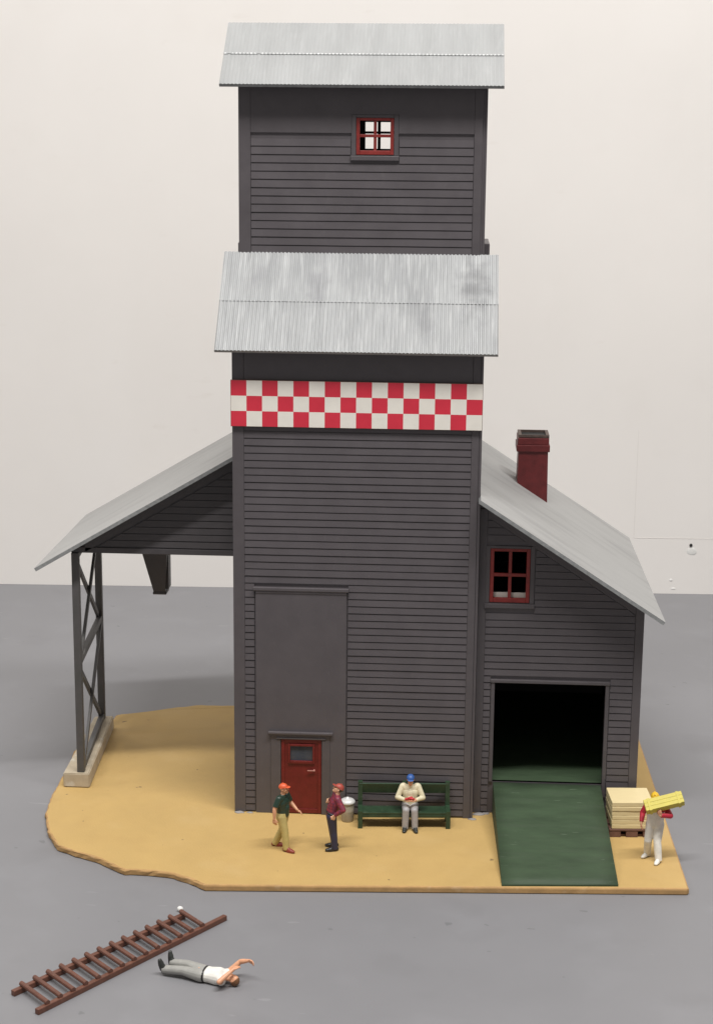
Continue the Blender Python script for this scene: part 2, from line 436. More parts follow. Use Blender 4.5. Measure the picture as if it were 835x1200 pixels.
# ---- tower wall
bm = NB()
holes = [(.58, 3.30, -1, 6.93), (0, 9, 12.93, 20)]
slab(bm, [0, 1.35, 2.56, W], [0, 2.335, 14.05], lambda x, z: 1.35 < x < 2.56 and z < 2.335, .05, .2)
siding(bm, .305, 6.74, .06, 13.9, .05, PT, holes)
siding(bm, .25, D-.25, .06, 13.9, .0, PT, axis='x')
siding(bm, .25, D-.25, .06, 13.9, W, PT, axis='x', sgn=1)
prism(bm, [(.2, 0), (D, 0), (D, 14.0), (5.0, 16.0), (1.8, 16.0), (.2, 14.2)], 'x', 0, .15)
prism(bm, [(.2, 0), (D, 0), (D, 14.0), (5.0, 16.0), (1.8, 16.0), (.2, 14.2)], 'x', W-.15, W)
box(bm, .15, W-.15, D-.15, D, 0, 14.0)
obj('tower_wall', bm, GREY, E_)
bm = NB()
box(bm, -.03, .30, .001, .18, 0, 13.95, bev=.01)
box(bm, 6.745, 6.95, .001, .18, 0, 13.95, bev=.01)
box(bm, .31, 6.735, .006, .1, 12.95, 13.93)
box(bm, 6.953, 7.035, .03, .25, 0, 13.95, bev=.01)
obj('corner_board', bm, TRIM, E_)
# plain panel with ledge, round the door
bm = NB()
slab(bm, [.62, 1.352, 2.558, 3.26], [0, 2.333, 6.85], lambda x, z: 1.352 < x < 2.558 and z < 2.333, -.028, .05)
box(bm, .55, 3.32, -.075, .05, 6.855, 6.955, bev=.015)
box(bm, .62, 3.26, -.048, .05, 6.78, 6.853, bev=.01)
obj('wall_panel', bm, GREY, E_)
bm = NB()
box(bm, 1.06, 1.345, -.055, .1, 0, 2.33, bev=.012); box(bm, 2.565, 2.80, -.055, .1, 0, 2.33, bev=.012)
box(bm, 1.06, 2.80, -.057, .1, 2.333, 2.50, bev=.012)
box(bm, .98, 2.89, -.13, .05, 2.503, 2.575, bev=.015)
box(bm, 1.22, 2.68, -.082, .05, 2.345, 2.395, bev=.01)
obj('door_frame', bm, TRIM, E_)
bm = NB()
d0, d1, dz = 1.362, 2.548, 2.325
slab(bm, [d0, 1.62, 2.30, d1], [.02, 1.66, 2.13, dz], lambda x, z: 1.62 < x < 2.30 and 1.66 < z < 2.13, .0, .07)
for a in ((d0, d0+.10, .02, dz), (d1-.10, d1, .02, dz)): box(bm, a[0], a[1], -.03, 0, a[2], a[3], bev=.01)
box(bm, d0+.102, d1-.102, -.03, 0, .02, .16, bev=.01); box(bm, d0+.102, d1-.102, -.028, 0, dz-.1, dz, bev=.01)
for a in ((1.56, 1.63, 1.58, 2.19), (2.29, 2.36, 1.58, 2.19), (1.632, 2.288, 2.12, 2.19), (1.632, 2.288, 1.58, 1.665)):
    box(bm, a[0], a[1], -.045, .0, a[2], a[3], bev=.012)
dr = obj('door', bm, RED, E_)
bm = NB(); box(bm, 1.61, 2.31, .02, .05, 1.65, 2.14); obj('pane', bm, PANE, dr)
bm = NB(); box(bm, 2.14, 2.37, -.075, -.045, 1.36, 1.395, bev=.008); box(bm, 2.32, 2.36, -.05, .0, 1.355, 1.40); obj('handle', bm, PINK, dr)
bm = NB(); box(bm, 1.2, 2.7, .22, .5, 0, 2.6); obj('door_recess', bm, BLACK, E_)
# ---- checked band
bm = NB()
bx0, bx1, bz0, bz1 = -.06, 7.03, 11.66, 12.985
box(bm, bx0, bx1, -.085, -.04, bz0, bz1, 2)
ncol = 16; cw = (bx1-bx0-.02)/ncol; rh = (bz1-bz0-.02)/3
for c in range(ncol):
    for r_ in range(3):
        x = bx0+.01+c*cw; z = bz0+.01+r_*rh
        redsq = ((c+r_) % 2 == 0)
        box(bm, x, x+cw, -.090, -.0852, z, z+rh, 1 if redsq else 0)
obj('checked_band', bm, [CREAMC, REDC, CARD], E_, label='red and white checked band across the tower front')
# ---- lower tower roof
bm = NB()
xa, xb = -.455, 7.41
def slope_roof(bm, y0, z0, y1, z1, x0, x1, th, mi=0, dots=1.0, lap=.05, lift=.016, amp=.014, k=.5):
    ym, zm = y0+(y1-y0)*k, z0+(z1-z0)*k
    n = roof_sheet(bm, (x0, y0, z0), (x1, y0, z0), (x0, y1, z1), (x1, y1, z1), th, warp=.0, amp=amp)
    o = V(n)*lift
    e = V((0, y1-y0, z1-z0)).normalized()*lap
    roof_sheet(bm, V((x0, ym, zm))+o-e, V((x1, ym, zm))+o-e, V((x0, y1, z1))+o, V((x1, y1, z1))+o, .0, me=0, warp=.0, amp=amp)
    m = int((x1-x0)/.105)
    for i in range(m):
        if random.random() < .07: continue
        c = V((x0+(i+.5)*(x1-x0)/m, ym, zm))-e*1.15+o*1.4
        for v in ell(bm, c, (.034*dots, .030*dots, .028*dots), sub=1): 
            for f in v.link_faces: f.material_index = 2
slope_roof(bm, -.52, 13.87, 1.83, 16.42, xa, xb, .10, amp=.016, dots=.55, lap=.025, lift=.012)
roof_sheet(bm, (xa, D+.5, 13.7), (xb, D+.5, 13.7), (xa, 5.02, 16.1), (xb, 5.02, 16.1), .1, segs=3)
obj('tower_roof', bm, [ROOF, ROOFE, WORN_GLINT], E_)
# ---- cupola
cy, cd = 1.8, 3.2
CT = 21.15
bm = NB()
wx0, wx1, wz0, wz1 = 3.31, 4.38, 19.19, 20.22
slab(bm, [.03, wx0, wx1, W-.03], [15.5, wz0, wz1, CT], lambda x, z: wx0 < x < wx1 and wz0 < z < wz1, cy+.05, cy+.17)
siding(bm, .325, 6.63, 16.18, 21.0, cy+.05, .2315, [(wx0-.16, wx1+.16, wz0-.17, wz1+.10), (0, 9, 19.78, 30)])
# back wall with a window in line with the front one
bwx0, bwx1, bwz0, bwz1 = 3.41, 4.33, 19.34, 20.12
slab(bm, [.03, bwx0, bwx1, W-.03], [15.5, bwz0, bwz1, CT], lambda x, z: bwx0 < x < bwx1 and bwz0 < z < bwz1, cy+cd-.12, cy+cd)
box(bm, bwx0, bwx1, cy+cd-.1, cy+cd-.02, 19.78, 19.85); box(bm, 3.78, 3.87, cy+cd-.1, cy+cd-.02, bwz0, bwz1)
gab = [(cy+.17, 15.5), (cy+cd-.12, 15.5), (cy+cd-.12, CT), (cy+cd/2, CT+1.40), (cy+.17, CT)]
prism(bm, gab, 'x', .03, .15); prism(bm, gab, 'x', W-.15, W-.03)
siding(bm, cy+.3, cy+cd-.3, 16.18, 21.0, .03, .2315, axis='x'); siding(bm, cy+.3, cy+cd-.3, 16.18, 21.0, W-.03, .2315, axis='x', sgn=1)
box(bm, .15, W-.15, cy+.17, cy+cd-.12, 15.5, 15.6)
obj('cupola_wall', bm, GREY, E_)
bm = NB()
box(bm, -.03, .315, cy+.001, cy+.15, 15.8, CT-.05, bev=.012); box(bm, 6.64, 6.87, cy+.001, cy+.15, 15.8, CT-.05, bev=.012)
box(bm, 6.885, 7.0, cy+.09, cy+.32, 15.8, CT-.05, bev=.012)
slab(bm, [.32, wx0-.135, wx1+.135, 6.635], [19.79, wz1+.085, CT-.05], lambda x, z: wx0-.13 < x < wx1+.13 and z < wz1+.08, cy+.007, cy+.06)
obj('corner_board', bm, TRIM, E_)
for q in ((6.93, 7.16, 16.72), (-.12, .02, 16.66)):
    bm = NB(); box(bm, q[0], q[1], cy+.5, cy+cd-.3, 15.9, q[2], bev=.02); obj('gable_trim', bm, TRIM, E_)
def window(x0, x1, z0, z1, y, mz, t=.10, m=.085):
    bm = NB()
    xm = (x0+x1)/2
    box(bm, x0, x0+t, y, y+.12, z0, z1, bev=.012); box(bm, x1-t, x1, y, y+.12, z0, z1, bev=.012)
    box(bm, x0+t, x1-t, y+.001, y+.12, z1-t*.8, z1, bev=.012); box(bm, x0+t, x1-t, y+.001, y+.12, z0, z0+t*1.2, bev=.012)
    box(bm, xm-m/2, xm+m/2, y+.02, y+.1, z0+t, z1-t*.8, bev=.01); box(bm, x0+t, x1-t, y+.012, y+.09, mz-m/2, mz+m/2, bev=.01)
    return bm
def casing(x0, x1, z0, z1, y, w=.13):
    bm = NB()
    box(bm, x0-w, x0-.002, y-.045, y+.05, z0-.02, z1+.08, bev=.012); box(bm, x1+.002, x1+w, y-.045, y+.05, z0-.02, z1+.08, bev=.012)
    box(bm, x0, x1, y-.042, y+.05, z1+.002, z1+.08, bev=.01)
    box(bm, x0-w-.02, x1+w+.02, y-.085, y+.05, z0-.16, z0-.022, bev=.015)
    return bm
wn = obj('window', window(wx0+.003, wx1-.003, wz0+.003, wz1-.003, cy+.02, 19.72), REDW, E_)
obj('casing', casing(wx0, wx1, wz0, wz1, cy+.045), TRIM, wn)
# cupola roof
bm = NB()
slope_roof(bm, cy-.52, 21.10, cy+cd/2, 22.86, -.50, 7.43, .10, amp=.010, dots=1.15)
roof_sheet(bm, (-.48, cy+cd+.3, 21.28), (7.40, cy+cd+.3, 21.28), (-.48, cy+cd/2+.01, 22.84), (7.40, cy+cd/2+.01, 22.84), .1, segs=3)
obj('cupola_roof', bm, [ROOFT, ROOFE, WORN_GLINT], E_)

# ---- drive-through canopy on the left
cs = (10.66-7.06)/6.13
def cz(x): return 7.06+(x+6.13)*cs
bm = NB()
roof_sheet(bm, (-6.13, 8.4, cz(-6.13)), (-6.13, 1.1, cz(-6.13)), (.02, 8.4, cz(.02)), (.02, 1.1, cz(.02)), .11, amp=.005, pitch=.12, warp=.008)
obj('canopy_roof', bm, [ROOFS, ROOFE], E_)
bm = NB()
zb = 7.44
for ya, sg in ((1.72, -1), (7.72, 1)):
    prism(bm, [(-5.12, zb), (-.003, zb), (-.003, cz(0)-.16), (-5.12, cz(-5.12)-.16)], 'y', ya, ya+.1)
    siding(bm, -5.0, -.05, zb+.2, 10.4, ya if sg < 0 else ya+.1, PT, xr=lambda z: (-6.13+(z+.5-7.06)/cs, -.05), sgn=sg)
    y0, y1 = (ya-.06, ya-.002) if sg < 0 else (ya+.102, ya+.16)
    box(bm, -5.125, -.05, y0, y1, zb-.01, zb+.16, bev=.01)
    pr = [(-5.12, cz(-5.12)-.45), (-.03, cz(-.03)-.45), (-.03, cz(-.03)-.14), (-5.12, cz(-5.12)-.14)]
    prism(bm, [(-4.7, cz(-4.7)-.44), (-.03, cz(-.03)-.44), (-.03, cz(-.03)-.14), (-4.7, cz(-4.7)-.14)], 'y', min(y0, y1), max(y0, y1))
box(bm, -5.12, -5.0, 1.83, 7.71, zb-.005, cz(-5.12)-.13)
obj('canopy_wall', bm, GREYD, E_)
# loading chute
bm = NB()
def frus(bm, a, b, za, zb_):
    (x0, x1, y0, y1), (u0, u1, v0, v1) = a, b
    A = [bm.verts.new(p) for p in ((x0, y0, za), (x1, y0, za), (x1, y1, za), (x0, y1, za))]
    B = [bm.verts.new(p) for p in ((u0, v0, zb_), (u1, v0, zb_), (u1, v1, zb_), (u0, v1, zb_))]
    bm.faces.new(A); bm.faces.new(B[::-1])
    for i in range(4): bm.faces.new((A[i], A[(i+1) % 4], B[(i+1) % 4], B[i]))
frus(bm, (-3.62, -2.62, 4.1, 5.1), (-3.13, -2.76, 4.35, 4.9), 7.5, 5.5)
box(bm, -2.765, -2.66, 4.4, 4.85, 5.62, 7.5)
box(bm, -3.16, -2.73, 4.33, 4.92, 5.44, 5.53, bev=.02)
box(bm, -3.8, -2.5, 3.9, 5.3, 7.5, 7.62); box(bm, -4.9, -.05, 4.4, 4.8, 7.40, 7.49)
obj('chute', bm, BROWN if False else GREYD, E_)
# trestle
lx = -5.0
bm = NB(); prism(bm, [(-5.54, 1.50), (-4.73, 1.50), (-5.03, 6.86), (-5.66, 6.72)], 'z', 0.0, .45)
bmesh.ops.bevel(bm, geom=bm.edges[:], offset=.03, segments=2, affect='EDGES')
for v in bm.verts: v.co += V((noise.noise(v.co*2), noise.noise(v.co*2+V((5, 0, 0))), 0))*.02
obj('footing', bm, CONC, E_)
rx_ = -5.36                     # the rear post stands a little further out
def tx(y): return lx+(rx_-lx)*(y-1.7)/4.9
y0, y1 = 1.80, 6.50
zt, zm, z0 = zb-.2, 3.97, .52
for y in (1.7, 6.6):
    bm = NB(); box(bm, tx(y)-.12, tx(y)+.10, y-.1, y+.1, .452, zb-.01, bev=.015); obj('post', bm, RUSTG, E_)
for z in (zm, z0+.02, zt+.08):
    bm = NB(); beam(bm, (tx(y0), y0, z), (tx(y1), y1, z), .17, .19, bev=.012); obj('rail', bm, RUSTG, E_)
for a, b, off in (((y0, zt), (y1, zm+.1), -.045), ((y1, zt), (y0, zm+.1), .05), ((y0, zm-.1), (y1, z0+.1), -.045), ((y1, zm-.1), (y0, z0+.1), .05)):
    bm = NB(); beam(bm, (tx(a[0])+off, a[0], a[1]), (tx(b[0])+off, b[0], b[1]), .085, .17, bev=.008)
    obj('brace', bm, RUSTG, E_)
# lumps of glue and filler along the foot of the tower
for q, r_ in (((.12, -.06), .10), ((.42, -.05), .07), ((7.03, -.05), .09), ((7.22, .34), .12), ((7.45, .42), .08)):
    bm = NB(); ell(bm, (q[0], q[1], -.005), (r_*1.5, r_*.8, r_*.45))
    for v in bm.verts: v.co += V((noise.noise(v.co*8), noise.noise(v.co*8+V((4, 0, 0))), 0))*.035
    obj('glue_lump', bm, GLUE, E_, True)

# ---- right wing
ws = (9.80-6.41)/(12.25-7.0)
def wz(x): return 9.80-(x-7.0)*ws
WY = .5; WB = 9.2
bm = NB()
dx0, dx1, dz0, dz1 = 7.60, 10.83, 1.02, 4.09
gx0, gx1, gz0, gz1 = 7.37, 8.53, 6.52, 8.14
xs = [7.04, gx0, dx0, gx1, dx1, 11.82]
def wing_hole(x, z): return (dx0 < x < dx1 and z < dz1) or (gx0 < x < gx1 and gz0 < z < gz1)
slab(bm, xs, [0, 1.0, dz1, gz0], lambda x, z: dx0 < x < dx1 and 1.0 < z < dz1, WY, WY+.12)
# above the doorway: pieces under the slope
def under(x): return wz(x)-.14
def gpoly(x0, x1, z0, top=None):
    z = [(x0, z0), (x1, z0), (x1, min(under(x1), top) if top else under(x1)), (x0, min(under(x0), top) if top else under(x0))]
    if z[2][1] > z0+.001: prism(bm, z, 'y', WY, WY+.12)
gpoly(7.04, gx0, gz0); gpoly(gx0, gx1, gz1); 
xe = 7.0+(9.80-.14-gz0)/ws
prism(bm, [(gx1, gz0), (xe, gz0), (gx1, under(gx1))], 'y', WY, WY+.12)
siding(bm, 7.275, 11.60, .06, 9.2, WY, PT, [(dx0-.13, dx1+.13, -1, dz1+.12), (gx0-.15, gx1+.15, gz0-.17, gz1+.12)], xr=lambda z: (7.275, 7.0+(9.80-.57-z)/ws))
# far walls
box(bm, 11.70, 11.82, WY+.12, WB, 0, under(11.82))
siding(bm, WY+.3, WB-.2, .06, under(11.82)-.1, 11.82, PT, axis='x', sgn=1)
prism(bm, [(7.04, 0), (11.70, 0), (11.70, under(11.70)), (7.04, under(7.04))], 'y', WB-.12, WB)
obj('wing_wall', bm, GREY, E_)
bm = NB()
box(bm, 11.61, 11.86, WY-.043, WY+.1, 0, under(11.86)-.02, bev=.012)
box(bm, 7.045, 7.27, WY-.043, WY+.05, 0, 9.3, bev=.012)
pr = [(7.28, under(7.28)-.42), (11.60, under(11.60)-.42), (11.60, under(11.60)+.02), (7.28, under(7.28)+.02)]
prism(bm, pr, 'y', WY-.038, WY)
obj('corner_board', bm, TRIM, E_)
bm = NB()
box(bm, dx0-.11, dx0, WY-.06, WY+.06, 1.0, dz1, bev=.012); box(bm, dx1, dx1+.11, WY-.06, WY+.06, .6, dz1, bev=.012)
box(bm, dx0-.13, dx1+.13, WY-.085, WY+.06, dz1+.002, dz1+.10, bev=.015)
obj('doorway_frame', bm, TRIM, E_)
wn = obj('window', window(gx0+.003, gx1-.003, gz0+.003, gz1-.003, WY-.02, 7.35, t=.11, m=.095), REDW, E_)
obj('casing', casing(gx0, gx1, gz0, gz1, WY-.002), TRIM, wn)
bm = NB(); box(bm, gx0+.05, gx1-.05, WY+.13, WY+.16, gz0-.02, gz0+.27); obj('pale_strip', bm, PALE, wn)  # plain pale strip behind the foot of the window
# interior: a dark room with a green floor
bm = NB(); box(bm, 7.06, 11.6, WY+.01, WB-.2, .82, 1.0); obj('floor', bm, GREEN, E_)
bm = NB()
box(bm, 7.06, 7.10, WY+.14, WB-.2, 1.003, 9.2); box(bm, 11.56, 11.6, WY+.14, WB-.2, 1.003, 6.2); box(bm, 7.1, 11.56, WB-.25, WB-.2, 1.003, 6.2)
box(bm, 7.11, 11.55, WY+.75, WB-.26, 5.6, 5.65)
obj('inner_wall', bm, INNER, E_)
# roof
bm = NB()
roof_sheet(bm, (12.33, -.6, wz(12.33)), (12.33, 9.75, wz(12.33)), (7.04, -.6, wz(7.04)), (7.04, 9.75, wz(7.04)), .11, amp=.005, pitch=.12, warp=.008)
obj('wing_roof', bm, [ROOFS, ROOFE], E_)
# chimney
ky = 5.95; kx0, kx1 = 8.30, 9.27; kd = 1.0
bm = NB()
prism(bm, [(kx0, wz(kx0)-.1), (kx1, wz(kx1)-.1), (kx1-.03, 10.44), (kx0+.03, 10.44)], 'y', ky, ky+kd)
box(bm, kx0-.05, kx1+.03, ky-.05, ky+kd+.05, 9.98, 10.20, bev=.02)
box(bm, kx0-.02, kx1, ky-.03, ky+kd+.03, 10.201, 10.42, bev=.02)
ch = obj('chimney', bm, MAROON, E_)
bm = NB()
for a in ((kx0+.0, kx0+.10, ky, ky+kd), (kx1-.10, kx1, ky, ky+kd), (kx0+.10, kx1-.10, ky, ky+.05), (kx0+.10, kx1-.10, ky+kd-.06, ky+kd)):
    box(bm, *a, 10.40, 10.52)
obj('chimney_rim', bm, [CAPGREY], ch)
bm = NB(); box(bm, kx0+.10, kx1-.10, ky+.05, ky+kd-.06, 10.30, 10.445); obj('flue', bm, BLACK, ch)
# ramp
bm = NB()
top = [(7.625, .43, 1.0), (10.80, .43, 1.0), (10.92, -4.36, .05), (7.78, -4.58, .05)]
nx, ny = 6, 14
G = []
for j in range(ny+1):
    t = j/ny; a = V(top[0]).lerp(V(top[3]), t); b = V(top[1]).lerp(V(top[2]), t); row = []
    for i in range(nx+1):
        c = a.lerp(b, i/nx); c.z += .012*noise.noise(c*1.1); row.append(bm.verts.new(c))
    G.append(row)
for j in range(ny):
    for i in range(nx): f = bm.faces.new((G[j][i], G[j+1][i], G[j+1][i+1], G[j][i+1])); f.smooth = True
per = [G[0][i] for i in range(nx+1)]+[G[j][nx] for j in range(1, ny+1)]+[G[ny][i] for i in range(nx-1, -1, -1)]+[G[j][0] for j in range(ny-1, 0, -1)]
low = [bm.verts.new((v.co.x, v.co.y, .004)) for v in per]
for i in range(len(per)):
    k = (i+1) % len(per); bm.faces.new((per[i], per[k], low[k], low[i]))
bm.faces.new(low)
obj('ramp', bm, GREEN, E_, label='dark green loading ramp up to the wide dark doorway')

# ------------------------------------------------------------------ bench
ba = math.atan2(.27, 2.6)*.6
b = thing('park_bench', 'long dark green bench against the grey tower wall right of the red door', 'bench', (5.02, -.55, 0), ba)
L2 = 1.31
bm = NB(); box(bm, -L2, L2, -.33, .20, .42, .49, bev=.015); box(bm, -L2+.08, L2-.08, -.335, -.27, .33, .418, bev=.012); obj('seat', bm, GREENB, b, local=True)
bm = NB(); beam(bm, (-L2, .285, 1.01), (L2, .285, 1.01), .06, .32, up=(0, -.2, 1), bev=.012); obj('backrest', bm, GREENB, b, local=True)
for x in (-L2+.03, .02, L2-.03):
    bm = NB()
    prism(bm, [(-.36, 0), (-.24, 0), (-.20, .30), (.13, .30), (.17, 0), (.29, 0), (.31, .5), (.37, 1.21), (.24, 1.21), (.18, .52), (-.34, .52)], 'x', x-.065, x+.065)
    obj('leg', bm, GREENB, b, local=True)

# ------------------------------------------------------------------ trash can
c = thing('trash_can', 'small grey trash can with pale domed lid left of the green bench', 'trash can', (3.36, -.42, 0))
bm = NB(); lathe(bm, [(.165, 0), (.175, .02), (.185, .3), (.19, .33), (.185, .35), (.195, .56), (.19, .57)], (0, 0, 0)); obj('can_body', bm, STEEL, c, True, local=True)
bm = NB(); lathe(bm, [(.215, .56), (.225, .575), (.225, .61), (.19, .65), (.12, .69), (.05, .705), (.04, .73), (.02, .735)], (0, 0, 0)); obj('lid', bm, LID, c, True, local=True)

# ------------------------------------------------------------------ pallet and boards
pr = R(3.5)
p = thing('pallet', 'brown pallet under the cream boards between the green ramp and the base edge', 'pallet', (11.58, -.42, 0), pr)
hw, hd = .66, .60
for x in (-hw+.17, 0, hw-.17):
    bm = NB(); box(bm, x-.17, x+.17, -hd, hd, .002, .19, bev=.012) if abs(x) < 2 else None
    obj('stringer', bm, PALB, p, local=True)
bm = NB()
for y in (-hd+.12, -.0, hd-.12): box(bm, -hw, hw, y-.13, y+.13, .192, .25, bev=.01)
obj('deck', bm, PALB, p, local=True)
for q in ((-hw+.345, -.175), (.175, hw-.345)):
    bm = NB(); box(bm, q[0], q[1], -hd+.08, -hd+.2, .002, .06); obj('bottom_board', bm, PALB, p, local=True)
order = ['bottom', 'second from the bottom', 'third from the bottom', 'third from the top', 'second from the top', 'topmost']
proto = None
hb = .135
for i in range(6):
    if proto is None:
        bm = NB()
        vs = box(bm, -.595, .595, -.575, .575, 0, hb-.003, bev=.016)
        bmesh.ops.subdivide_edges(bm, edges=[e for e in bm.edges if e.calc_length() > .5], cuts=6, use_grid_fill=True)
        for v in bm.verts: v.co += V((noise.noise(v.co*4), noise.noise(v.co*4+V((3, 1, 7))), 0))*.006
        o = proto = obj('board', bm, CREAM)
    else:
        o = proto.copy(); link(o)
    o.location = (11.58+random.uniform(-.012, .012), -.42+random.uniform(-.012, .012), .252+i*hb)
    o.rotation_euler = (0, 0, pr+random.uniform(-.006, .006)+(math.pi if i % 2 else 0))
    l = order[i]
    tag(o, ('cream board, %s of the six stacked on the brown pallet' % l), 'board', 'cream boards stacked on the pallet')

# ------------------------------------------------------------------ ladder lying on the table
A0, A1 = V((-3.89, -11.07, 0)), V((-.50, -6.72, 0))      # far rail
B0, B1 = V((-3.12, -11.88, 0)), V((.58, -6.74, 0))       # near rail
ld = thing('ladder', 'brown wooden ladder lying flat on the grey table in front of the base board', 'ladder', ((A0+B1)/2+V((0, 0, TZ))))
for a, b_ in ((A0, A1), (B0, B1)):
    bm = NB(); z = TZ+.072
    beam(bm, (a.x, a.y, z), (b_.x, b_.y, z), .13, .14, bev=.015)
    obj('rail', bm, BROWN, ld)
dirv = (B1-B0).normalized()
la = (A1-A0).length
for i in range(14):
    t = .30+i*(la-.36)/13
    a = A0+(A1-A0).normalized()*t; b_ = B0+dirv*(t+.02)
    e = (b_-a).normalized()*.07
    bm = NB(); z = TZ+.185
    cap(bm, (a.x-e.x, a.y-e.y, z), (b_.x+e.x*.5, b_.y+e.y*.5, z), .062, .062, True, True, n=10)
    obj('rung', bm, BROWN, ld)
bm = NB(); ell(bm, (-.66, -6.35, TZ+.075), (.09, .075, .075), sub=2)
for v in bm.verts: v.co += v.normal*.0+V((noise.noise(v.co*9), noise.noise(v.co*9+V((3, 0, 0))), noise.noise(v.co*9+V((0, 5, 0)))))*.02
o = obj('crumb', bm, CHALK, None, True); tag(o, 'tiny white plastic crumb on the grey table by the top end of the ladder', 'crumb')

# ------------------------------------------------------------------ people
def remeshed(name, bm, m, parent, voxel=.009, it=3, label=None):
    """fuse the overlapping shapes of bm into one continuous smooth surface"""
    me = bpy.data.meshes.new(name); bmesh.ops.recalc_face_normals(bm, faces=bm.faces); bm.to_mesh(me); bm.free()
    t = link(bpy.data.objects.new('tmp', me))
    md = t.modifiers.new('r', 'REMESH'); md.mode = 'VOXEL'; md.voxel_size = voxel
    sm = t.modifiers.new('s', 'SMOOTH'); sm.factor = .5; sm.iterations = it
    bpy.context.view_layer.update()
    dg = bpy.context.evaluated_depsgraph_get()
    out = bpy.data.meshes.new_from_object(t.evaluated_get(dg))
    bpy.data.objects.remove(t); bpy.data.meshes.remove(me)
    out.name = name; out.materials.clear(); out.materials.append(m)
    for p in out.polygons: p.use_smooth = True
    o = link(bpy.data.objects.new(name, out)); o.parent = parent
    if label: o['label'] = label
    return o

def hand(bm, wr, d, n, side, curl=.5, s=1.0):
    """palm, four unequal bent fingers and a side thumb; d = finger direction, n = the way the palm faces, side = thumb side vector"""
    d = V(d).normalized(); n = (V(n)-d*V(n).dot(d)).normalized(); t = d.cross(n)
    if t.dot(V(side)) < 0: t = -t
    wr = V(wr)
    for i, l in enumerate((.082, .092, .086, .066)):
        o = t*((1.5-i)*.0265*s)
        k = wr+d*(.098-.006*abs(i-1))*s+o
        cap(bm, wr+o*.62+d*.01, k, .021*s, .0185*s, n=8)
        a1, a2 = curl*.6+.05*i*curl, curl*1.5+.06*i*curl
        m1 = k+(d*math.cos(a1)+n*math.sin(a1))*l*.52*s
        cap(bm, k, m1, .0140*s, .0125*s, n=8)
        cap(bm, m1, m1+(d*math.cos(a2)+n*math.sin(a2))*l*.48*s, .0125*s, .0105*s, n=8)
    a = wr+d*.03*s+t*.03*s; b_ = a+(t*.75+d*.6+n*.25).normalized()*.05*s; c_ = b_+(d*.85+t*.15+n*(.3+curl*.4)).normalized()*.045*s
    cap(bm, a, b_, .0175*s, .0155*s, n=8); cap(bm, b_, c_, .0145*s, .012*s, n=8)

def lerp(a, b, t): return V(a).lerp(V(b), t)

